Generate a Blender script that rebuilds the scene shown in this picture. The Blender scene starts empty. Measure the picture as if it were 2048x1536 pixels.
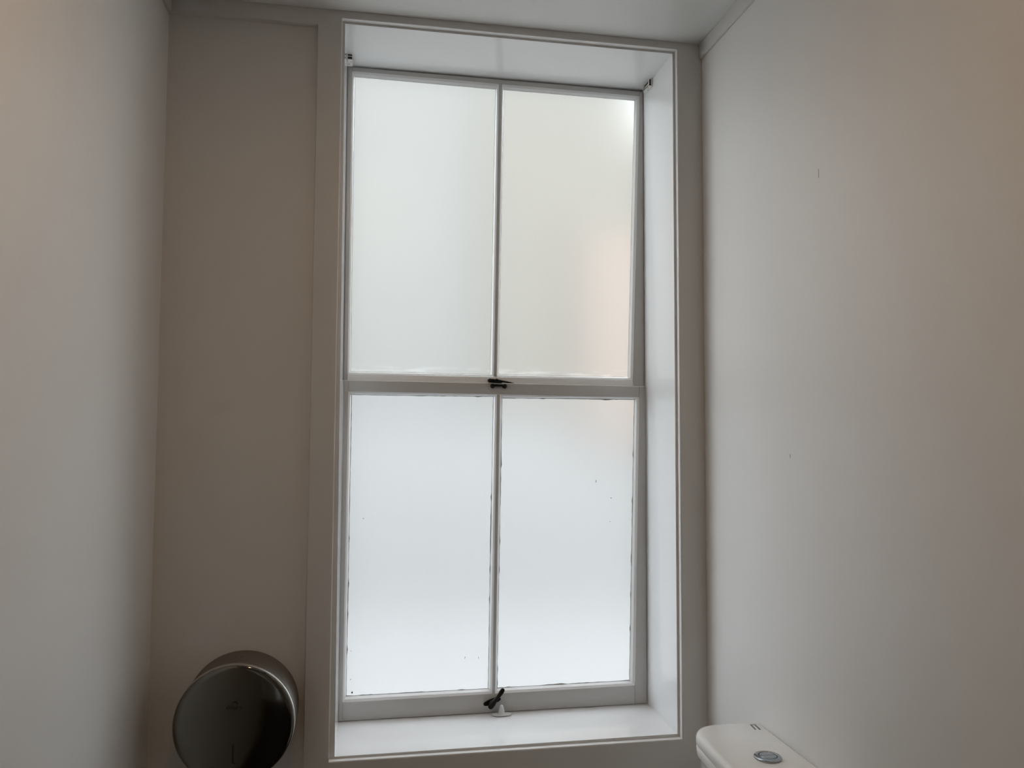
import bpy, bmesh, math, random
from mathutils import Vector, Matrix
C = bpy.context.scene.collection
sc = bpy.context.scene

# ------------------------------------------------------------------ camera, sky, lamp, exposure
cam_d = bpy.data.cameras.new('camera')
cam_d.sensor_width = 36.0
cam_d.lens = 36.0 * 1590.0 / 2048.0
cam_d.clip_start = 0.02
cam = bpy.data.objects.new('camera', cam_d)
C.objects.link(cam)
R_ = Vector((0.98430387, -0.17642576, 0.00445412))
U_ = Vector((-0.01445027, -0.05541506, 0.99835883))
F_ = Vector((0.17588939, 0.98275283, 0.05709465))
M = Matrix((R_, U_, -F_)).transposed().to_4x4()
M.translation = Vector((0.0, -1.95, 1.5))
cam.matrix_world = M
sc.camera = cam

SKY = 5.3             # overcast sky radiance
LAMP_POWER = 2.9      # warm ceiling downlight, watts
w = bpy.data.worlds.new('overcast_sky')
sc.world = w
w.use_nodes = True
wn = w.node_tree
bg = wn.nodes['Background']
bg.inputs[0].default_value = (0.93, 0.985, 1.03, 1)
bg.inputs[1].default_value = SKY

vs = sc.view_settings
sc.display_settings.display_device = 'sRGB'
vs.view_transform = 'Standard'
vs.look = 'None'
vs.exposure = 0.0
vs.gamma = 1.0
vs.use_curve_mapping = False
sc.cycles.diffuse_bounces = 8
sc.cycles.max_bounces = 14
sc.cycles.transmission_bounces = 8


# ------------------------------------------------------------------ materials
def mat(name, col, rough=0.5, metal=0.0, spec=0.5, bump=None, var=0.0, coat=0.0):
    m = bpy.data.materials.new(name)
    m.use_nodes = True
    nt = m.node_tree
    b = nt.nodes['Principled BSDF']
    b.inputs['Base Color'].default_value = (*col, 1)
    b.inputs['Roughness'].default_value = rough
    b.inputs['Metallic'].default_value = metal
    b.inputs['Specular IOR Level'].default_value = spec
    b.inputs['Coat Weight'].default_value = coat
    b.inputs['Coat Roughness'].default_value = 0.08
    if bump or var:
        tc = nt.nodes.new('ShaderNodeTexCoord')
        mp = nt.nodes.new('ShaderNodeMapping')
        sx, sy, sz, dist, strength = bump or (4, 4, 4, 0.0, 0.0)
        mp.inputs['Scale'].default_value = (sx, sy, sz)
        nz = nt.nodes.new('ShaderNodeTexNoise')
        nz.inputs['Scale'].default_value = 1.0
        nz.inputs['Detail'].default_value = 3.0
        nt.links.new(tc.outputs['Object'], mp.inputs['Vector'])
        nt.links.new(mp.outputs['Vector'], nz.inputs['Vector'])
        if bump:
            bp = nt.nodes.new('ShaderNodeBump')
            bp.inputs['Distance'].default_value = dist
            bp.inputs['Strength'].default_value = strength
            nt.links.new(nz.outputs['Fac'], bp.inputs['Height'])
            nt.links.new(bp.outputs['Normal'], b.inputs['Normal'])
        if var:
            rp = nt.nodes.new('ShaderNodeMix')
            rp.data_type = 'RGBA'
            rp.inputs['A'].default_value = (*[c * (1 - var) for c in col], 1)
            rp.inputs['B'].default_value = (*[min(1, c * (1 + var)) for c in col], 1)
            nt.links.new(nz.outputs['Fac'], rp.inputs['Factor'])
            nt.links.new(rp.outputs['Result'], b.inputs['Base Color'])
    return m


def frosted(name, tint, rough, zlow=None, scale=(18, 1, 120)):
    """obscure glass: part of the light is scattered evenly, part goes through softly blurred"""
    m = bpy.data.materials.new(name)
    m.use_nodes = True
    nt = m.node_tree
    for n in list(nt.nodes):
        nt.nodes.remove(n)
    L = nt.links.new
    out = nt.nodes.new('ShaderNodeOutputMaterial')
    tr = nt.nodes.new('ShaderNodeBsdfTranslucent')
    rf = nt.nodes.new('ShaderNodeBsdfRefraction')
    rf.inputs['Roughness'].default_value = rough
    rf.inputs['IOR'].default_value = 1.12
    mx = nt.nodes.new('ShaderNodeMixShader')
    mx.inputs[0].default_value = 0.9
    gl = nt.nodes.new('ShaderNodeBsdfGlossy')
    gl.inputs['Roughness'].default_value = 0.35
    mg = nt.nodes.new('ShaderNodeMixShader')
    mg.inputs[0].default_value = 0.04
    # faint vertical reeding of the frosting
    tc = nt.nodes.new('ShaderNodeTexCoord')
    mp = nt.nodes.new('ShaderNodeMapping')
    mp.inputs['Scale'].default_value = (160, 1, 14)
    nz = nt.nodes.new('ShaderNodeTexNoise')
    nz.inputs['Scale'].default_value = 1.0
    nz.inputs['Detail'].default_value = 2.0
    L(tc.outputs['Object'], mp.inputs['Vector'])
    L(mp.outputs['Vector'], nz.inputs['Vector'])
    mc = nt.nodes.new('ShaderNodeMix')
    mc.data_type = 'RGBA'
    mc.inputs['A'].default_value = (*[t * 0.992 for t in tint], 1)
    mc.inputs['B'].default_value = (*[min(1, t * 1.006) for t in tint], 1)
    L(nz.outputs['Fac'], mc.inputs['Factor'])
    col = mc.outputs['Result']
    if zlow is not None:
        # smears of clear sealant along the bottom edge where the frosting is wetted and lets more light pass
        sp = nt.nodes.new('ShaderNodeSeparateXYZ')
        L(tc.outputs['Object'], sp.inputs[0])
        n2 = nt.nodes.new('ShaderNodeTexNoise')
        n2.inputs['Scale'].default_value = 1.0
        n2.inputs['Detail'].default_value = 3.0
        m2 = nt.nodes.new('ShaderNodeMapping')
        m2.inputs['Scale'].default_value = (scale[0], scale[1], scale[2])
        L(tc.outputs['Object'], m2.inputs['Vector'])
        L(m2.outputs['Vector'], n2.inputs['Vector'])
        r1 = nt.nodes.new('ShaderNodeMapRange')
        r1.inputs['From Min'].default_value = 0.50
        r1.inputs['From Max'].default_value = 0.62
        L(n2.outputs['Fac'], r1.inputs['Value'])
        r2 = nt.nodes.new('ShaderNodeMapRange')
        r2.inputs['From Min'].default_value = zlow + 0.022
        r2.inputs['From Max'].default_value = zlow + 0.008
        L(sp.outputs['Z'], r2.inputs['Value'])
        mu = nt.nodes.new('ShaderNodeMath')
        mu.operation = 'MULTIPLY'
        L(r1.outputs['Result'], mu.inputs[0])
        L(r2.outputs['Result'], mu.inputs[1])
        m3 = nt.nodes.new('ShaderNodeMix')
        m3.data_type = 'RGBA'
        L(mu.outputs[0], m3.inputs['Factor'])
        L(col, m3.inputs['A'])
        m3.inputs['B'].default_value = (1, 1, 1, 1)
        col = m3.outputs['Result']
    L(col, tr.inputs['Color'])
    L(col, rf.inputs['Color'])
    L(tr.outputs[0], mx.inputs[1])
    L(rf.outputs[0], mx.inputs[2])
    L(mx.outputs[0], mg.inputs[1])
    L(gl.outputs[0], mg.inputs[2])
    L(mg.outputs[0], out.inputs['Surface'])
    return m


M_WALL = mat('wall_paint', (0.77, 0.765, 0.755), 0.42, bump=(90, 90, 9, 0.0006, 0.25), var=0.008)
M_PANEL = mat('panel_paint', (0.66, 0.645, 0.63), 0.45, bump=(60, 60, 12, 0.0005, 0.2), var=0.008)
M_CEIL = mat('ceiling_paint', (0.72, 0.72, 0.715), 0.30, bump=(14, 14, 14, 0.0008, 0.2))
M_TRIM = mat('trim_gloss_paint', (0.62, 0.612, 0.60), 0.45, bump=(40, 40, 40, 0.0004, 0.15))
M_SASH = mat('sash_shaded_paint', (0.545, 0.54, 0.53), 0.25, bump=(70, 70, 70, 0.0003, 0.15))  # same paint as the beads, darkened for shade on the room-facing faces
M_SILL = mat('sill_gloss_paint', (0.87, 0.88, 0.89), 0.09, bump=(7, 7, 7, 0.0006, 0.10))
M_LIT = mat('lit_paint', (0.80, 0.80, 0.795), 0.42, bump=(60, 60, 60, 0.0003, 0.15))  # paler copy of the paint, stands for light on rail, lip and return
M_EDGE = mat('grimy_sealant', (0.30, 0.30, 0.29), 0.7)
M_SPECK = mat('dirt_speck', (0.07, 0.065, 0.06), 0.8)
M_SCUFF = mat('scuff', (0.25, 0.22, 0.19), 0.8)
M_IRON = mat('black_iron', (0.006, 0.006, 0.006), 0.5, spec=0.18, bump=(300, 300, 300, 0.0004, 0.4))
M_FLOOR = mat('dark_vinyl_floor', (0.030, 0.027, 0.024), 0.5, bump=(60, 60, 60, 0.0005, 0.3), var=0.15)
M_DOOR = mat('white_door_paint', (0.78, 0.775, 0.76), 0.35, bump=(50, 50, 4, 0.0005, 0.2))
M_STEEL = mat('dark_mirror_steel', (0.17, 0.165, 0.15), 0.08, 1.0, bump=(5, 5, 3, 0.002, 0.06))
M_RIM = mat('brushed_steel_rim', (0.50, 0.49, 0.46), 0.28, 1.0)
M_BODY = mat('smoked_plastic', (0.12, 0.105, 0.09), 0.40, spec=0.5)
M_BLACK = mat('black_print', (0.004, 0.004, 0.004), 0.6)
M_CERAMIC = mat('white_ceramic', (0.84, 0.835, 0.82), 0.16, spec=0.5)
M_CHROME = mat('satin_chrome', (0.36, 0.385, 0.41), 0.24, 1.0)
M_GREY = mat('grey_print', (0.13, 0.13, 0.13), 0.6)
M_PLASTIC = mat('white_plastic', (0.82, 0.82, 0.80), 0.30)
M_SUCTION = mat('milky_plastic', (0.74, 0.75, 0.75), 0.30)
M_PIN = mat('bright_steel_pin', (0.7, 0.68, 0.62), 0.25, 1.0)
M_SOCKET = mat('black_socket', (0.01, 0.01, 0.01), 0.5)
M_GLASS_U = frosted('frosted_glass', (0.90, 0.90, 0.89), 0.55, zlow=1.653)
M_GLASS_L = frosted('frosted_film_glass', (0.90, 0.908, 0.912), 0.65)
M_RENDER = mat('added_beige_render', (0.158, 0.145, 0.122), 0.9, bump=(30, 30, 30, 0.004, 0.4), var=0.05)
M_BRICK = mat('pink_brick', (0.225, 0.178, 0.147), 0.9, bump=(20, 20, 60, 0.004, 0.4), var=0.1)
M_GREYR = mat('dimming_block_grey', (0.175, 0.175, 0.167), 0.9, bump=(30, 30, 30, 0.004, 0.4), var=0.03)
M_BASE = mat('brightening_base', (0.236, 0.232, 0.224), 0.9, bump=(30, 30, 30, 0.004, 0.4), var=0.03)
M_PALE = mat('pale_paving', (0.262, 0.258, 0.252), 0.9, bump=(8, 8, 8, 0.004, 0.3), var=0.04)


# ------------------------------------------------------------------ helpers
def link_bm(name, bm, m, parent=None, smooth=False):
    me = bpy.data.meshes.new(name)
    bmesh.ops.recalc_face_normals(bm, faces=bm.faces)
    bm.to_mesh(me)
    bm.free()
    me.materials.append(m)
    if smooth:
        for p in me.polygons:
            p.use_smooth = True
        try:
            me.set_sharp_from_angle(angle=math.radians(40))
        except Exception:
            pass
    o = bpy.data.objects.new(name, me)
    C.objects.link(o)
    if parent:
        o.parent = parent
    return o


def bevel(bm, off, seg=2, edges=None):
    bmesh.ops.bevel(bm, geom=list(edges if edges is not None else bm.edges), offset=off, segments=seg,
                    profile=0.5, affect='EDGES', clamp_overlap=True)


def add_box(bm, lo, hi):
    x0, y0, z0 = lo
    x1, y1, z1 = hi
    v = [bm.verts.new(p) for p in ((x0, y0, z0), (x1, y0, z0), (x1, y1, z0), (x0, y1, z0),
                                   (x0, y0, z1), (x1, y0, z1), (x1, y1, z1), (x0, y1, z1))]
    for f in ((0, 1, 2, 3), (4, 5, 6, 7), (0, 1, 5, 4), (1, 2, 6, 5), (2, 3, 7, 6), (3, 0, 4, 7)):
        bm.faces.new([v[i] for i in f])
    return v


def box(name, lo, hi, m, parent=None, bev=0.0, seg=2):
    bm = bmesh.new()
    add_box(bm, lo, hi)
    if bev:
        bevel(bm, bev, seg)
    return link_bm(name, bm, m, parent, smooth=bool(bev))


def add_hexa(bm, a, b):
    """two matching rings of points joined into a closed solid"""
    va = [bm.verts.new(p) for p in a]
    vb = [bm.verts.new(p) for p in b]
    n = len(a)
    bm.faces.new(va)
    bm.faces.new(vb)
    for i in range(n):
        bm.faces.new((va[i], va[(i + 1) % n], vb[(i + 1) % n], vb[i]))


def bar(name, quad, y0, y1, m, parent=None, bev=0.0012):
    """board with an outline in the window plane (x, z) and a depth y0..y1"""
    bm = bmesh.new()
    add_hexa(bm, [(x, y0, z) for x, z in quad], [(x, y1, z) for x, z in quad])
    if bev:
        bevel(bm, bev, 2)
    return link_bm(name, bm, m, parent, smooth=True)


def add_lathe(bm, prof, c, axis='z', n=48, a0=0.0):
    """prof: (radius, height) pairs round an axis through c"""
    rings = []
    for r, h in prof:
        ring = []
        for k in range(n):
            a = a0 + 2 * math.pi * k / n
            u, v = r * math.cos(a), r * math.sin(a)
            p = (c[0] + u, c[1] + v, c[2] + h) if axis == 'z' else ((c[0] + u, c[1] + h, c[2] + v) if axis == 'y' else (c[0] + h, c[1] + u, c[2] + v))
            ring.append(bm.verts.new(p))
        rings.append(ring)
    for i in range(len(rings) - 1):
        for k in range(n):
            bm.faces.new((rings[i][k], rings[i][(k + 1) % n], rings[i + 1][(k + 1) % n], rings[i + 1][k]))
    bm.faces.new(rings[0])
    bm.faces.new(rings[-1])


def lathe(name, prof, c, m, parent=None, axis='z', n=48):
    bm = bmesh.new()
    add_lathe(bm, prof, c, axis, n)
    return link_bm(name, bm, m, parent, smooth=True)


def add_loft(bm, rings):
    vs_ = [[bm.verts.new(p) for p in r] for r in rings]
    n = len(rings[0])
    for i in range(len(rings) - 1):
        for k in range(n):
            bm.faces.new((vs_[i][k], vs_[i][(k + 1) % n], vs_[i + 1][(k + 1) % n], vs_[i + 1][k]))
    bm.faces.new(vs_[0])
    bm.faces.new(vs_[-1])


def add_limb(bm, pts, n=14):
    """tapering rounded arm through (point, half-width in x-z plane across the arm, half-depth in y)"""
    rings = []
    P = [Vector(p[0]) for p in pts]
    for i, (p, hw, hd) in enumerate(pts):
        d = (P[min(i + 1, len(P) - 1)] - P[max(i - 1, 0)]).normalized()
        yv = Vector((0, 1, 0))
        s = d.cross(yv).normalized()
        t = s.cross(d).normalized()
        rings.append([Vector(p) + s * (hw * math.cos(2 * math.pi * k / n)) + t * (hd * math.sin(2 * math.pi * k / n)) for k in range(n)])
    add_loft(bm, rings)


def tag(o, label=None, cat=None, group=None, kind=None):
    if label: o['label'] = label
    if cat: o['category'] = cat
    if group: o['group'] = group
    if kind: o['kind'] = kind
    return o


def empty(name, loc=(0, 0, 0)):
    o = bpy.data.objects.new(name, None)
    o.empty_display_size = 0.05
    C.objects.link(o)
    o.location = loc
    return o


def local(o, root):
    """keep a child where it was modelled when its thing's Empty sits elsewhere"""
    o.parent = root
    o.matrix_parent_inverse = Matrix.Translation(-Vector(root.location))
    return o


# ------------------------------------------------------------------ room shell
XL, XR, YB, YF, ZC = -0.4865, 0.860, 0.018, -3.25, 2.530
ST = dict(kind='structure')
tag(box('floor', (XL - .1, YF - .1, -.1), (XR + .1, .30, 0), M_FLOOR), **ST)
tag(box('ceiling', (XL - .1, YF - .1, ZC), (XR + .1, .30, ZC + .1), M_CEIL), **ST)
wl = tag(box('wall_left', (XL - .1, YF - .1, 0), (XL, .30, ZC), M_WALL), **ST)
wr = tag(box('wall_right', (XR, YF - .1, 0), (XR + .1, .30, ZC), M_WALL), **ST)
for zc, yc, h in ((2.004, -0.5466, 0.018), (1.4476, -0.4225, 0.008)):
    o = bar('scuff_mark', [(0, 0), (0.0011, 0.001), (0.0008, h), (0.0002, h)], 0, 0.0004, M_SCUFF, None, 0)
    o.rotation_euler = (0, 0, math.radians(-90))
    o.location = (XR - 0.0004, yc, zc - h / 2)
    o.parent = wr
# the wall behind the camera, with a dark door
bm = bmesh.new()
add_box(bm, (XL, YF - .1, 0), (-0.28, YF, ZC))
add_box(bm, (0.60, YF - .1, 0), (XR, YF, ZC))
add_box(bm, (-0.28, YF - .1, 2.06), (0.60, YF, ZC))
tag(link_bm('wall_front', bm, M_WALL), **ST)
dr = tag(empty('door_1', (0.16, YF, 0)), **ST)
local(box('door_leaf', (-0.275, YF - .06, .005), (0.595, YF - .02, 2.055), M_DOOR, None, .002), dr)
local(lathe('door_knob', [(.008, 0), (.009, .03), (.022, .045), (.026, .058), (.02, .07), (.004, .074)], (0.52, YF - .02, 1.0), M_CHROME, None, 'y', 24), dr)

# wall with the window: recessed panel, and the raised casing boards in front of it
OX0, OX1, OZ0, OZ1 = -0.0815, 0.7920, 0.7195, 2.5125
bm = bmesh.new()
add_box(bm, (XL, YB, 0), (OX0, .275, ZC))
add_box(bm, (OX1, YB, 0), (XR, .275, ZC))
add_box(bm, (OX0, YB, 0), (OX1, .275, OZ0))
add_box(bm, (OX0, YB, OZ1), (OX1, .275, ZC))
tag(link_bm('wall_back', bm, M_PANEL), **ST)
CZ = 2.490
# casing boards and frieze, painted over as one continuous flat surround
gx = [XL, -.139, OX0, OX1, XR]
gz = [0, OZ0, CZ, OZ1, ZC]
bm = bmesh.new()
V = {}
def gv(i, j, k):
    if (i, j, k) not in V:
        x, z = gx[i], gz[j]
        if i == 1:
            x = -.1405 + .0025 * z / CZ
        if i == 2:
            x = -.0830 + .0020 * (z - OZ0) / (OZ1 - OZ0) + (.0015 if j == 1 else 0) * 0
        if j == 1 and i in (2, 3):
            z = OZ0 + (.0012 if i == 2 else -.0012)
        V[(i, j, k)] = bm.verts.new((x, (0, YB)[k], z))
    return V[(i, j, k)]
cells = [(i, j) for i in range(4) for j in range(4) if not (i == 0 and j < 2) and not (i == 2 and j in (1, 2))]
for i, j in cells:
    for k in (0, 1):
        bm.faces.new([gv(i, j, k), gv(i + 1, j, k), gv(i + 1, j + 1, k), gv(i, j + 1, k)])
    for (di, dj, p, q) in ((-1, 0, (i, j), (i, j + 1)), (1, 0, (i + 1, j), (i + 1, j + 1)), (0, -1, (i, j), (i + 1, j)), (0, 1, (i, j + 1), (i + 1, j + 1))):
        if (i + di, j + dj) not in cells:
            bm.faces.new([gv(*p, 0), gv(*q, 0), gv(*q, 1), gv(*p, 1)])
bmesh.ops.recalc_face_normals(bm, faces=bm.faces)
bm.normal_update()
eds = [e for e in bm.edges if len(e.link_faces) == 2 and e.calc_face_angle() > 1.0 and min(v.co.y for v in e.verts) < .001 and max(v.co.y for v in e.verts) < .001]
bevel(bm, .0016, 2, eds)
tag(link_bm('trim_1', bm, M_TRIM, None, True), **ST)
# added strip round the casing's inner edge, window light put into its colour
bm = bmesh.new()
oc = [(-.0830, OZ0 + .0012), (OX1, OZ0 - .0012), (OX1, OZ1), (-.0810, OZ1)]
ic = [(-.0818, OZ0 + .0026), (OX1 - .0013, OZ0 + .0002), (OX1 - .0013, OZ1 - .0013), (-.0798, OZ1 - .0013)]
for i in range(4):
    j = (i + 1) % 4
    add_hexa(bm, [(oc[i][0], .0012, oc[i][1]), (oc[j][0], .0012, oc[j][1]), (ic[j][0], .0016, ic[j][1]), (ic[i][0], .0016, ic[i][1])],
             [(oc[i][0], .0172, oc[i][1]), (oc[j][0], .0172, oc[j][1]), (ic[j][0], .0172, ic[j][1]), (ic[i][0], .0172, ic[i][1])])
tag(link_bm('lit_strip', bm, M_LIT), **ST)
tag(box('trim_3', (XL, YF, CZ - .001), (XL + .010, 0, ZC), M_TRIM, None, .002), **ST)
tag(box('trim_4', (XR - .0075, YF, CZ - .001), (XR, 0, ZC), M_TRIM, None, .002), **ST)

# window lining: three boards and the sill, slightly splayed
YI, YS = .017, .219
FI = (-0.0730, 0.7845, 0.7270, 2.5058)       # x0 x1 z0 z1 at the room side
BI = (-0.0735, 0.7780, 0.7350, 2.4980)       # at the sash
def lining(name, a, b, m, out):
    """a, b: front and back edge line of the visible face; out: outward thickness vector"""
    ox, oz = out
    bm_ = bmesh.new()
    f0, f1 = a
    b0, b1 = b
    ring1 = [(f0[0], YI, f0[1]), (f1[0], YI, f1[1]), (f1[0] + ox, YI, f1[1] + oz), (f0[0] + ox, YI, f0[1] + oz)]
    ring2 = [(b0[0], .2525, b0[1]), (b1[0], .2525, b1[1]), (b1[0] + ox, .2525, b1[1] + oz), (b0[0] + ox, .2525, b0[1] + oz)]
    add_hexa(bm_, ring1, ring2)
    ob = link_bm(name, bm_, m)
    ob.data.materials.append(M_TRIM)
    for f in ob.data.polygons:            # the narrow room-side edge gets a darker colour, its shade painted in
        if all(ob.data.vertices[i].co.y < YI + .001 for i in f.vertices):
            f.material_index = 1
    return tag(ob, **ST)
lining('trim_5', ((-.0695, FI[2]), (-.0735, FI[3])), ((-.0690, BI[2]), (-.0735, BI[3])), M_SILL, (-.030, 0))
lining('trim_6', ((FI[1], FI[2]), (FI[1], FI[3])), ((BI[1], BI[2]), (BI[1], BI[3])), M_SILL, (.030, 0))
lining('trim_7', ((FI[0] - .03, FI[3]), (FI[1] + .03, FI[3])), ((BI[0] - .03, BI[3]), (BI[1] + .03, BI[3])), M_SILL, (0, .030))
lining('trim_8', ((FI[0] - .03, FI[2]), (FI[1] + .03, FI[2])), ((BI[0] - .03, BI[2]), (BI[1] + .03, BI[2])), M_SILL, (0, -.030))
# outer frame that the sashes close against
bm = bmesh.new()
add_box(bm, (-.12, .2527, .69), (-.066, .275, 2.54))
add_box(bm, (.770, .2527, .69), (.83, .275, 2.54))
add_box(bm, (-.12, .2527, .69), (.83, .275, .745))
add_box(bm, (-.12, .2527, 2.488), (.83, .275, 2.54))
tag(link_bm('trim_9', bm, M_SASH), **ST)

# ------------------------------------------------------------------ the two sashes
random.seed(7)
YU, YL = .230, .220

def bead(name, opn, gls, yf, m, parent):
    """mitred glazing bead: four sloping fillets from the sash face down to the glass"""
    bm_ = bmesh.new()
    for i in range(4):
        j = (i + 1) % 4
        a, b, c, d = opn[i], opn[j], gls[j], gls[i]
        ring = lambda o, g: [(o[0], yf + .0015, o[1]), (o[0] * .45 + g[0] * .55, yf + .005, o[1] * .45 + g[1] * .55), (g[0], yf + .0135, g[1]), (o[0], yf + .0145, o[1])]
        add_hexa(bm_, ring(a, d), ring(b, c))
    return link_bm(name, bm_, m, parent)

def edge_strip(gls, y, parent, base, jag, seed):
    """thin uneven line of old sealant where the glass meets the bead"""
    rnd = random.Random(seed)
    bm_ = bmesh.new()
    cx = sum(g[0] for g in gls) / 4
    cz = sum(g[1] for g in gls) / 4
    for i in range(4):
        a, b = Vector((gls[i][0], gls[i][1])), Vector((gls[(i + 1) % 4][0], gls[(i + 1) % 4][1]))
        n = 60 if i in (1, 3) else 36
        d = (b - a).normalized()
        nrm = Vector((-d.y, d.x))
        if nrm.dot(Vector((cx, cz)) - a) < 0:
            nrm = -nrm
        t = [0.0]
        for k in range(n - 1):
            t.append((k + 0.3 + 0.4 * rnd.random() + .5) / n)
        t.append(1.0)
        prev = None
        amt = rnd.random()
        for k, tt in enumerate(t):
            p = a.lerp(b, tt)
            amt = min(1, max(0, amt + rnd.uniform(-.3, .3)))
            wd = base * (0.6 + 0.8 * rnd.random()) + jag * (amt ** 2) * rnd.random()
            if rnd.random() < .06:
                wd += jag * 1.2
            q = p + nrm * wd
            o_ = p - nrm * .002
            v0 = bm_.verts.new((o_.x, y, o_.y))
            v1 = bm_.verts.new((q.x, y, q.y))
            if prev:
                bm_.faces.new((prev[0], v0, v1, prev[1]))
            prev = (v0, v1)
    r = bmesh.ops.extrude_face_region(bm_, geom=bm_.faces[:])
    bmesh.ops.translate(bm_, verts=[e for e in r['geom'] if isinstance(e, bmesh.types.BMVert)], vec=(0, .0006, 0))
    return link_bm('sealant_edge', bm_, M_EDGE, parent)

def lerp2(a, b, t):
    return (a[0] + (b[0] - a[0]) * t, a[1] + (b[1] - a[1]) * t)

def sash(name, out, opens, glasses, yf, mg, jag, top_lip):
    """out, opens, glasses: corner lists TL, TR, BR, BL in (x, z)"""
    root = tag(empty(name, (0.35, yf, out[3][1])), **ST)
    L_, R2 = opens
    yb = yf + .022
    oTL, oTR, oBR, oBL = out
    P = lambda nm, q, y0=yf: local(bar(nm, q, y0, yb, M_SASH, None, .0011), root)
    # stiles run the full height, rails sit between them
    xl = lambda z: L_[0][0] + (L_[3][0] - L_[0][0]) * (z - L_[0][1]) / (L_[3][1] - L_[0][1])
    xr = lambda z: R2[1][0] + (R2[2][0] - R2[1][0]) * (z - R2[1][1]) / (R2[2][1] - R2[1][1])
    P('stile', [oBL, (xl(oBL[1]), oBL[1]), (xl(oTL[1]), oTL[1]), oTL])
    P('stile', [(xr(oBR[1]), oBR[1]), oBR, oTR, (xr(oTR[1]), oTR[1])])
    e = .0002
    P('rail', [(xl(L_[0][1]) + e, L_[0][1]), (xr(R2[1][1]) - e, R2[1][1]), (xr(oTR[1]) - e, oTR[1]), (xl(oTL[1]) + e, oTL[1])], yf + .0004)
    rl = P('rail', [(xl(oBL[1]) + e, oBL[1]), (xr(oBR[1]) - e, oBR[1]), (xr(R2[2][1]) - e, R2[2][1]), (xl(L_[3][1]) + e, L_[3][1])], yf + .0004)
    if not top_lip:
        rl.data.materials[0] = M_LIT
        # upper sash's bottom rail: light put into a paler colour and a forward slope
        for v in rl.data.vertices:
            if v.co.y < yf + .01 and v.co.z < 1.6385:
                v.co.y -= .0070
    P('glazing_bar', [(L_[2][0], L_[2][1] + e), (R2[3][0], R2[3][1] + e), (R2[0][0], R2[0][1] - e), (L_[1][0], L_[1][1] - e)], yf + .0006)
    for k in (0, 1):
        o_, g = opens[k], glasses[k]
        local(bead('glazing_bead', o_, g, yf, M_SILL, None), root)  # beads take the paler sill colour, pane light put into it
        cx, cz = sum(q[0] for q in g) / 4, sum(q[1] for q in g) / 4
        gg = [(q[0] + .004 * (1 if q[0] > cx else -1), q[1] + .004 * (1 if q[1] > cz else -1)) for q in g]
        pn = bar('pane', gg, yf + .0146, yf + .0186, mg, None, 0)
        for f in pn.data.polygons:
            f.use_smooth = False
        local(pn, root)
        s = edge_strip(g, yf + .0136, None, .0009 if jag else .0005, jag, 11 + k + int(100 * yf))
        s.parent = pn
        s['kind'] = 'stuff'
    return root

UL_O = [(-0.0602, 2.4834), (0.3482, 2.4819), (0.3387, 1.6468), (-0.0596, 1.6471)]
UL_G = [(-0.0533, 2.4733), (0.3413, 2.4700), (0.3308, 1.6535), (-0.0524, 1.6550)]
UR_O = [(0.3576, 2.4808), (0.7665, 2.4788), (0.7422, 1.6437), (0.3468, 1.6462)]
UR_G = [(0.3646, 2.4707), (0.7559, 2.4697), (0.7321, 1.6519), (0.3541, 1.6533)]
LL_O = [(-0.0565, 1.6001), (0.3464, 1.5968), (0.3379, 0.7851), (-0.0584, 0.7843)]
LL_G = [(-0.0485, 1.5916), (0.3385, 1.5913), (0.3287, 0.7954), (-0.0504, 0.7955)]
LR_O = [(0.3548, 1.5958), (0.7580, 1.5934), (0.7419, 0.7870), (0.3458, 0.7850)]
LR_G = [(0.3622, 1.5878), (0.7480, 1.5879), (0.7302, 0.7970), (0.3528, 0.7959)]
up = sash('window_1', [(-.0726, 2.4945), (.7770, 2.4930), (.7768, 1.6255), (-.0703, 1.6305)],
          (UL_O, UR_O), (UL_G, UR_G), YU, M_GLASS_U, 0.0, False)
lo = sash('window_2', [(-.0703, 1.6302), (.7745, 1.6249), (.7762, .7365), (-.0688, .7365)],
          (LL_O, LR_O), (LL_G, LR_G), YL, M_GLASS_L, .0013, True)
bm = bmesh.new()
add_hexa(bm, [(-.0702, YL - .0010, 1.6284), (-.0702, YL - .0010, 1.6302), (-.0702, YL + .0030, 1.6308), (-.0702, YL + .0030, 1.6284)],
         [(.7744, YL - .0010, 1.6231), (.7744, YL - .0010, 1.6249), (.7744, YL + .0030, 1.6255), (.7744, YL + .0030, 1.6231)])
bevel(bm, .0007, 2)
local(link_bm('lit_lip', bm, M_LIT, None, True), lo)  # added lip, light along the sash's top edge put into its colour

# dirt specks caught on the lower panes
def speck(x, z, wd, h, tilt=0.0):
    bm_ = bmesh.new()
    n = 7
    rnd = random.Random(int(x * 1e4 + z * 1e3))
    ring = []
    for k in range(n):
        a = 2 * math.pi * k / n
        r = .7 + .5 * rnd.random()
        u, v = wd * r * math.cos(a), h * r * math.sin(a)
        ring.append((x + u * math.cos(tilt) - v * math.sin(tilt), z + u * math.sin(tilt) + v * math.cos(tilt)))
    add_hexa(bm_, [(p[0], YL + .0134, p[1]) for p in ring], [(p[0], YL + .0146, p[1]) for p in ring])
    return link_bm('speck', bm_, M_SPECK)
low_panes = [c for c in lo.children if c.name.startswith('pane')]
for x, z, a, b, t in ((-.0118, 1.260, .0022, .0009, .1), (-.0349, .8043, .0021, .0028, -.4), (-.0392, .9122, .0009, .0009, 0),
                      (-.0393, .8382, .0013, .0007, .3), (.2647, .8816, .0006, .0040, -.1), (.3016, .8799, .0005, .0036, .35),
                      (.6336, 1.3541, .0007, .0048, -.12), (.6776, 1.3072, .0021, .0009, 0), (.6744, 1.2412, .0010, .0009, 0)):
    s = speck(x, z, a, b, t)
    s.parent = low_panes[0] if x < .34 else low_panes[1]

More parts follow.
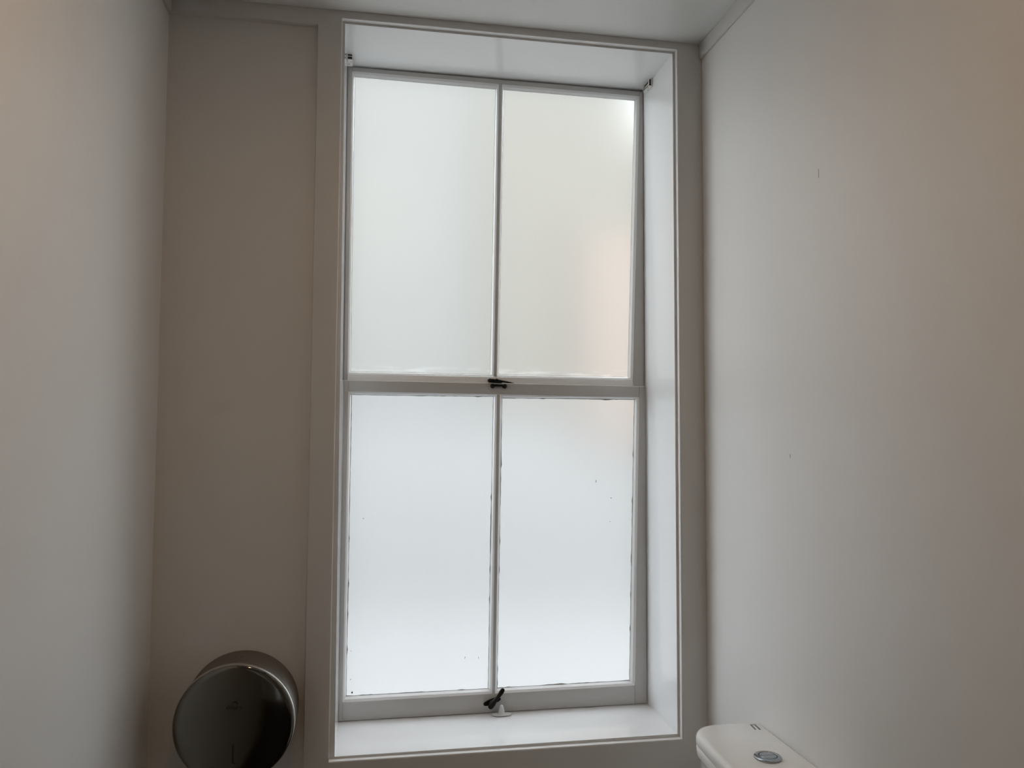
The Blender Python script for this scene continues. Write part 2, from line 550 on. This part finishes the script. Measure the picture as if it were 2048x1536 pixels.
# ------------------------------------------------------------------ fasteners, black iron
t = tag(empty('casement_fastener', (.343, YU, 1.6345)), 'black iron fastener with pointed lever on the meeting rail between upper and lower panes', 'window latch')
yf = YU - .0035
bm = bmesh.new()
ring = []
for k in range(28):
    a = 2 * math.pi * k / 28
    cx = .3262 if math.cos(a) < 0 else .3558
    ring.append((cx + .0056 * math.cos(a), 1.6350 - (cx - .3262) * .09 + .0054 * math.sin(a)))
add_hexa(bm, [(p[0], yf - .006, p[1]) for p in ring], [(p[0], yf, p[1]) for p in ring])
bevel(bm, .0012, 2)
local(link_bm('base_plate', bm, M_IRON, None, True), t)
local(lathe('pivot', [(.0040, 0), (.0056, .001), (.0056, .010), (.0048, .0135), (.002, .0148)], (.3265, yf, 1.6348), M_IRON, None, 'y', 20), t)
for o in t.children:
    if o.name.startswith('pivot'):
        for v in o.data.vertices:
            v.co.y = 2 * yf - v.co.y
        o.data.flip_normals()
bm = bmesh.new()
add_limb(bm, [((.3402, yf - .016, 1.6349), .0030, .004), ((.3415, yf - .016, 1.6349), .0056, .006), ((.3450, yf - .017, 1.6344), .0054, .006), ((.3500, yf - .019, 1.6334), .0034, .0045),
              ((.3600, yf - .022, 1.6318), .0031, .004), ((.3720, yf - .024, 1.6299), .0026, .0034), ((.3820, yf - .025, 1.6284), .0017, .0026), ((.3905, yf - .025, 1.6271), .0006, .001)])
add_lathe(bm, [(.0045, -.018), (.0045, 0)], (.3432, yf, 1.6348), 'y', 16)
local(link_bm('lever', bm, M_IRON, None, True), t)

t = tag(empty('fastener_keeper', (.350, YL, 1.620)), 'small black iron keeper on the lower sash just under the pointed fastener lever', 'latch keeper')
yf = YL
bm = bmesh.new()
add_limb(bm, [((.3340, yf - .006, 1.6205), .0032, .0035), ((.3400, yf - .007, 1.6212), .0033, .0040), ((.3610, yf - .007, 1.6209), .0033, .0040), ((.3670, yf - .006, 1.6197), .0032, .0035)])
local(link_bm('bar', bm, M_IRON, None, True), t)
for x, z in ((.3337, 1.6196), (.3672, 1.6194)):
    o = local(lathe('lug', [(.0060, 0), (.0066, .002), (.0064, .006), (.0048, .0095), (.0015, .0108)], (x, yf, z), M_IRON, None, 'y', 20), t)
    for v in o.data.vertices:
        v.co.y = 2 * yf - v.co.y
    o.data.flip_normals()

t = tag(empty('casement_fastener', (.338, YL, .764)), 'black iron fastener with raised handle on the bottom rail above the sill', 'window latch')
yf = YL
bm = bmesh.new()
ring = []
for k in range(36):
    a = 2 * math.pi * k / 36
    u, v = .0245 * math.cos(a), .0066 * math.sin(a)
    u = math.copysign(abs(u / .0245) ** .8, u) * .0245
    c_, s_ = math.cos(.30), math.sin(.30)
    ring.append((.3370 + u * c_ - v * s_, .7665 + u * s_ + v * c_))
add_hexa(bm, [(p[0], yf - .007, p[1]) for p in ring], [(p[0], yf, p[1]) for p in ring])
bevel(bm, .002, 2)
local(link_bm('base_plate', bm, M_IRON, None, True), t)
bm = bmesh.new()
add_limb(bm, [((.3270, yf - .020, .7535), .0020, .003), ((.3285, yf - .020, .7560), .0062, .007), ((.3320, yf - .021, .7610), .0080, .008), ((.3370, yf - .022, .7680), .0080, .008),
              ((.3405, yf - .024, .7735), .0062, .007), ((.3440, yf - .026, .7785), .0046, .006), ((.3485, yf - .028, .7850), .0048, .005), ((.3540, yf - .030, .7930), .0058, .005),
              ((.3590, yf - .031, .8005), .0063, .005), ((.3622, yf - .031, .8055), .0056, .0045), ((.3638, yf - .031, .8080), .0022, .002)])
add_lathe(bm, [(.0060, -.022), (.0060, 0)], (.3345, yf, .7650), 'y', 16)
local(link_bm('handle', bm, M_IRON, None, True), t)
for x, z in ((.3185, .7605), (.3560, .7725)):
    o = local(lathe('screw', [(.0034, 0), (.0034, .0015), (.0022, .0024)], (x, yf - .007, z), M_IRON, None, 'y', 14), t)
    for v in o.data.vertices:
        v.co.y = 2 * (yf - .007) - v.co.y
    o.data.flip_normals()

# ------------------------------------------------------------------ suction disc on the sill
SZ = .735 - .008 * (.219 - .205) / .202 + .0006
SY = .2030
t = tag(empty('suction_cup', (.3605, SY, SZ)), 'small white plastic suction disc with cone nub standing on the sill', 'suction cup')
dk = lathe('disc', [(.0258, 0), (.0266, .0012), (.0260, .0026), (.018, .0036), (.008, .0040)], (.3605, SY, SZ), M_SUCTION, None, 'z', 48)
for v in dk.data.vertices:
    v.co.y = SY + (v.co.y - SY) * .52
local(dk, t)
local(lathe('nub', [(.0094, 0), (.0080, .006), (.0062, .014), (.0046, .0195), (.0036, .0215), (.0016, .0225)], (.3605, SY - .001, SZ + .0034), M_SUCTION, None, 'z', 32), t)

# ------------------------------------------------------------------ blind brackets under the soffit
def bracket(x, s, y0, y1, z0, z1, pr, front, label):
    """x: jamb face, s: direction into the opening; front: whether the room side is closed by a flange"""
    r = tag(empty('blind_bracket', (x, (y0 + y1) / 2, (z0 + z1) / 2)), label, 'blind bracket', 'blind brackets in the window reveal')
    X = lambda u: x + s * u
    def bx(bm_, u0, u1, a0, a1, b0, b1):
        add_box(bm_, (min(X(u0), X(u1)), a0, b0), (max(X(u0), X(u1)), a1, b1))
    bm_ = bmesh.new()
    bx(bm_, .0003, .0022, y0, y1, z0, z1)
    bx(bm_, .0020, pr, y0, y1, z1 - .0022, z1)
    bx(bm_, .0020, pr, y0, y1, z0, z0 + .0020)
    bx(bm_, .0020, pr - .0001, y1 - .0021, y1 - .0001, z0 + .0010, z1 - .0010)
    if front:
        bx(bm_, pr - .0016, pr - .0001, y0 + .0001, y0 + .0030, z0 + .0010, z1 - .0010)
    local(link_bm('housing', bm_, M_PLASTIC), r)
    bm_ = bmesh.new()
    zc = (z0 + z1) / 2
    bx(bm_, .0022, pr * (.45 if front else .92), y0 + .004, y1 - .003, z0 + .0024, z1 - .0026)
    local(link_bm('socket', bm_, M_SOCKET), r)
    bm_ = bmesh.new()
    if front:
        add_lathe(bm_, [(.0018, 0), (.0022, .001), (.0022, .030), (.001, .031)], (X(pr * .68), y0 + .006, zc - .002), 'y', 14)
    else:
        add_lathe(bm_, [(.0012, 0), (.0016, .001), (.0016, pr - .004), (.001, pr - .003)], (X(.0025), y0 + .0040, zc - .002), 'x', 14)
    local(link_bm('pin', bm_, M_PIN, None, True), r)
    bm_ = bmesh.new()
    for yy, u in ((y0 + .012, pr * .75), (y0 + .026, pr * .35)):
        add_lathe(bm_, [(.0014, -.0003), (.0014, .001)], (X(u), yy, z0), 'z', 10)
    local(link_bm('screw_hole', bm_, M_SOCKET), r)
bracket(-.0733, 1, .166, .206, 2.4845, 2.5105, .0145, False, 'small white plastic blind bracket at the top of the left window jamb')
bracket(.7795, -1, .160, .204, 2.4785, 2.5035, .0105, True, 'small white plastic blind bracket at the top of the right window jamb')

# ------------------------------------------------------------------ toilet roll dispenser
DC = (-.2800, .857)
RD = .1262
YD = -.108
t = tag(empty('toilet_roll_dispenser', (DC[0], YB, DC[1])), 'round jumbo toilet roll dispenser with dark mirror steel front on the left wall panel', 'dispenser')
def lathe_y(name, prof, m, par, n=96, c=DC):
    bm_ = bmesh.new()
    add_lathe(bm_, prof, (c[0], 0, c[1]), 'y', n)
    o_ = link_bm(name, bm_, m, None, True)
    return local(o_, par)
lathe_y('body', [(.06, YB), (RD - .002, YB), (RD, YB - .002), (RD, YD + .020), (RD - .0015, YD + .018), (.05, YD + .018)], M_BODY, t)
cov = lathe_y('cover', [(.06, YD + .0185), (RD - .0005, YD + .0180), (RD + .0010, YD + .0165), (RD + .0010, YD + .008), (RD + .0002, YD + .0045), (RD - .0025, YD + .0018),
                        (RD - .007, YD + .0004), (RD - .012, YD), (.06, YD - .0006), (.012, YD - .0008)], M_STEEL, t)
lathe_y('rim', [(RD - .0045, YD + .0170), (RD + .0016, YD + .0166), (RD + .0022, YD + .0150), (RD + .0022, YD + .0085), (RD + .0014, YD + .0055), (RD - .0004, YD + .0042), (RD - .0045, YD + .0060)], M_RIM, t)
for x in (-.2892, -.2765):
    o = local(lathe('screw', [(.0017, 0), (.0017, .0010), (.0010, .0014)], (x, -.040, DC[1] + math.sqrt(RD ** 2 - (x - DC[0]) ** 2) - .0003), M_SOCKET, None, 'z', 10), t)
# keyhole slot and lock at the foot of the cover
local(box('lock_slot', (-.2825, YD - .0016, .779), (-.2785, YD + .001, .818), M_BLACK, None, .0012), t)
local(lathe('lock', [(.0030, 0), (.0030, .0012), (.0012, .0018)], (-.2795, YD - .0026, .7745), M_STEEL, None, 'y', 16), t)
# printed maker's mark: a leaping dolphin arc over a word
bm = bmesh.new()
ou, inn = [], []
for k in range(17):
    a = math.radians(168 - k * (168 - 8) / 16)
    f = k / 16
    th = .0005 + .0034 * math.sin(math.pi * min(1, f * .95 + .05)) ** .8
    ou.append((-.2785 + .0072 * math.cos(a), .8985 + .0092 * math.sin(a)))
    inn.append((-.2785 + (.0072 - th) * math.cos(a), .8985 + (.0092 - th * 1.1) * math.sin(a)))
for k in range(16):
    q = [ou[k], ou[k + 1], inn[k + 1], inn[k]]
    add_hexa(bm, [(p[0], YD - .0013, p[1]) for p in q], [(p[0], YD + .0002, p[1]) for p in q])
q = [(-.2765, .9070), (-.2738, .9098), (-.2743, .9055)]
add_hexa(bm, [(p[0], YD - .0013, p[1]) for p in q], [(p[0], YD + .0002, p[1]) for p in q])
local(link_bm('printed_mark', bm, M_BLACK), t)
fc = bpy.data.curves.new('word', 'FONT')
fc.body = 'dolphy'
fc.size = .0118
fc.extrude = .0005
fc.align_x = 'CENTER'
tmp = bpy.data.objects.new('word', fc)
C.objects.link(tmp)
bpy.context.view_layer.update()
me = bpy.data.meshes.new_from_object(tmp.evaluated_get(bpy.context.evaluated_depsgraph_get()))
bpy.data.objects.remove(tmp)
for v in me.vertices:
    v.co = Vector((v.co.x, -v.co.z, v.co.y))
me.materials.clear()
me.materials.append(M_BLACK)
word = bpy.data.objects.new('printed_word', me)
C.objects.link(word)
word.location = (-.2805, YD - .0010, .8915)
local(word, t)

# ------------------------------------------------------------------ toilet against the right wall
CY = -.4500
def lid_outline(x_wall, x_front, half, rx, ry, rw=.012, bow=.006, n=10):
    """plan outline of the cistern: straight back at the wall, rounded front corners, slightly bowed front"""
    pts = []
    pts.append((x_wall, CY + half - rw))
    for k in range(1, 5):
        a = math.radians(90 * k / 5)
        pts.append((x_wall - rw + rw * math.cos(a), CY + half - rw + rw * math.sin(a)))
    for k in range(n + 1):
        a = math.radians(90 + 90 * k / n)
        ca, sa = math.cos(a), math.sin(a)
        e_ = .82
        pts.append((x_front + rx + rx * math.copysign(abs(ca) ** e_, ca), CY + half - ry + ry * abs(sa) ** e_))
    for k in range(1, 8):
        y = CY + (half - ry) * (1 - k / 4)
        pts.append((x_front - bow * (1 - ((y - CY) / (half - ry)) ** 2), y))
    for k in range(n + 1):
        a = math.radians(180 + 90 * k / n)
        ca, sa = math.cos(a), math.sin(a)
        e_ = .82
        pts.append((x_front + rx + rx * math.copysign(abs(ca) ** e_, ca), CY - half + ry - ry * abs(sa) ** e_))
    for k in range(4, 0, -1):
        a = math.radians(90 * k / 5)
        pts.append((x_wall - rw + rw * math.cos(a), CY - half + rw - rw * math.sin(a)))
    pts.append((x_wall, CY - half + rw))
    return pts
def inset(pts, d, xw):
    """move the outline inward by d, keeping the wall side"""
    n = len(pts)
    res_ = []
    for i in range(n):
        a, b, c = Vector(pts[i - 1]), Vector(pts[i]), Vector(pts[(i + 1) % n])
        nn = Vector(((c - a).y, -(c - a).x)).normalized()
        cen = Vector((xw - .08, CY))
        if nn.dot(cen - b) < 0:
            nn = -nn
        p = b + nn * d
        if b.x > xw - .019:
            p.x = b.x
        res_.append(tuple(p))
    return res_
ZT = .852
t = tag(empty('toilet', (.86, CY, 0)), 'white ceramic close-coupled toilet with round chrome flush button against the right wall', 'toilet')
base = lid_outline(.8575, .697, .197, .078, .078, .018)
def slab(name, rings, m, par):
    bm_ = bmesh.new()
    add_loft(bm_, [[(p[0], p[1], z) for p in inset(base, d, .8575)] for d, z in rings])
    return local(link_bm(name, bm_, m, None, True), par)
slab('cistern_lid', [(.004, .8265), (.0005, .828), (0, .830), (0, .838), (.0006, .842), (.0022, .8462), (.0048, .8492), (.0085, .8510), (.013, ZT)], M_CERAMIC, t)
slab('cistern', [(.017, .40), (.016, .41), (.015, .45), (.012, .70), (.0090, .795), (.0060, .800), (.0020, .8035), (.0008, .8075), (.0008, .8225), (.0025, .8255), (.006, .8265)], M_CERAMIC, t)
BC = (.7870, -.4500)
fb = lathe('flush_ring', [(.0262, 0), (.0270, .0012), (.0268, .0034), (.0252, .0048), (.0190, .0056), (.0185, .0050)], (BC[0], BC[1], ZT - .0002), M_CHROME, None, 'z', 56)
local(fb, t)
bt = lathe('flush_button', [(.0168, -.002), (.0168, .0044), (.0160, .0050), (.010, .0053)], (BC[0], BC[1], ZT + .0006), M_CHROME, None, 'z', 48)
local(bt, t)
local(lathe('button_gap', [(.0184, 0), (.0184, .0050), (.0165, .0051)], (BC[0], BC[1], ZT), M_SOCKET, None, 'z', 48), t)
local(box('button_split', (BC[0] - .0150, BC[1] - .0004, ZT + .0054), (BC[0] + .0150, BC[1] + .0004, ZT + .0060), M_GREY, None), t)
# small printed mark on the lid: two slanting strokes with a joining stroke
for q in ([(.8360, -.2770), (.8395, -.2770), (.8365, -.3060), (.8330, -.3060)], [(.8455, -.2770), (.8490, -.2770), (.8460, -.3080), (.8425, -.3080)],
          [(.8395, -.2770), (.8455, -.2770), (.8452, -.2800), (.8392, -.2800)]):
    bm = bmesh.new()
    add_hexa(bm, [(p[0], p[1], ZT - .0006) for p in q], [(p[0], p[1], ZT + .0003) for p in q])
    local(link_bm('printed_stroke', bm, M_GREY), t)
# pan, seat and lid below (out of the frame, in front of the cistern)
def oval(cx, rx0, rx1, ry, z, n=40):
    return [(cx + (rx1 if math.cos(2 * math.pi * k / n) > 0 else rx0) * math.cos(2 * math.pi * k / n), CY + ry * math.sin(2 * math.pi * k / n), z) for k in range(n)]
bm = bmesh.new()
add_loft(bm, [oval(.56, .18, .24, .105, 0), oval(.56, .18, .25, .11, .04), oval(.55, .17, .26, .10, .18), oval(.50, .22, .32, .15, .30), oval(.46, .25, .37, .18, .385), oval(.46, .255, .37, .185, .40),
              oval(.46, .20, .18, .14, .40), oval(.46, .17, .14, .11, .30), oval(.48, .08, .07, .06, .22)])
local(link_bm('pan', bm, M_CERAMIC, None, True), t)
bm = bmesh.new()
for ra, rb in (((.262, .21, .19, .402), (.262, .21, .19, .418)),):
    o1, o2 = oval(.46, ra[0], ra[1], ra[2], ra[3]), oval(.46, rb[0], rb[1], rb[2], rb[3])
    i2, i1 = oval(.46, .19, .15, .125, .418), oval(.46, .19, .15, .125, .402)
    R4 = [[bm.verts.new(p) for p in r] for r in (o1, o2, i2, i1)]
    for i in range(4):
        for k in range(40):
            bm.faces.new((R4[i][k], R4[i][(k + 1) % 40], R4[(i + 1) % 4][(k + 1) % 40], R4[(i + 1) % 4][k]))
local(link_bm('seat', bm, M_PLASTIC, None, True), t)
bm = bmesh.new()
add_loft(bm, [oval(.46, .262, .21, .19, .4185), oval(.46, .265, .21, .192, .424), oval(.46, .26, .208, .188, .434), oval(.46, .20, .16, .14, .438)])
local(link_bm('seat_lid', bm, M_PLASTIC, None, True), t)

# ------------------------------------------------------------------ ceiling downlight behind the camera's view
LP = (.02, -1.15)
t = tag(empty('ceiling_downlight', (LP[0], LP[1], ZC)), 'small round recessed ceiling downlight giving a warm light', 'lamp')
local(lathe('bezel', [(.030, 0), (.050, 0), (.050, -.004), (.046, -.007), (.034, -.006), (.030, -.001)], (LP[0], LP[1], ZC - .0005), M_PLASTIC, None, 'z', 40), t)
ld = bpy.data.lights.new('downlight_bulb', 'AREA')
ld.shape = 'DISK'
ld.size = .06
ld.energy = LAMP_POWER
ld.color = (1.0, .63, .34)
lo_ = bpy.data.objects.new('downlight_bulb', ld)
C.objects.link(lo_)
lo_.location = (LP[0], LP[1], ZC - .008)
local(lo_, t)

# ------------------------------------------------------------------ outside, seen only as soft tones through the frosted glass
tag(box('raised_floor_outside', (-9, .34, .2), (10, 9, .35), M_PALE), **ST)  # yard level raised to brighten the foot of the lower panes
hs = tag(box('dimming_block_outside', (-2.3, 3.5, -.5), (2.0, 6.5, 6.5), M_GREYR), **ST)  # added block, height set to dim the straight view through the panes
box('brightening_base', (-2.4, 3.40, -.5), (2.0, 3.5, 1.55), M_BASE, hs)  # lighter band added to brighten the lower panes
box('added_render_panel', (0.75, 3.42, 1.55), (2.0, 3.5, 3.9), M_RENDER, hs)
box('added_low_wing', (2.0, 3.45, -.5), (3.4, 6.0, 3.7), M_RENDER, hs)
box('added_brick_panel', (1.45, 3.32, 1.4), (3.3, 3.42, 2.9), M_BRICK, hs)
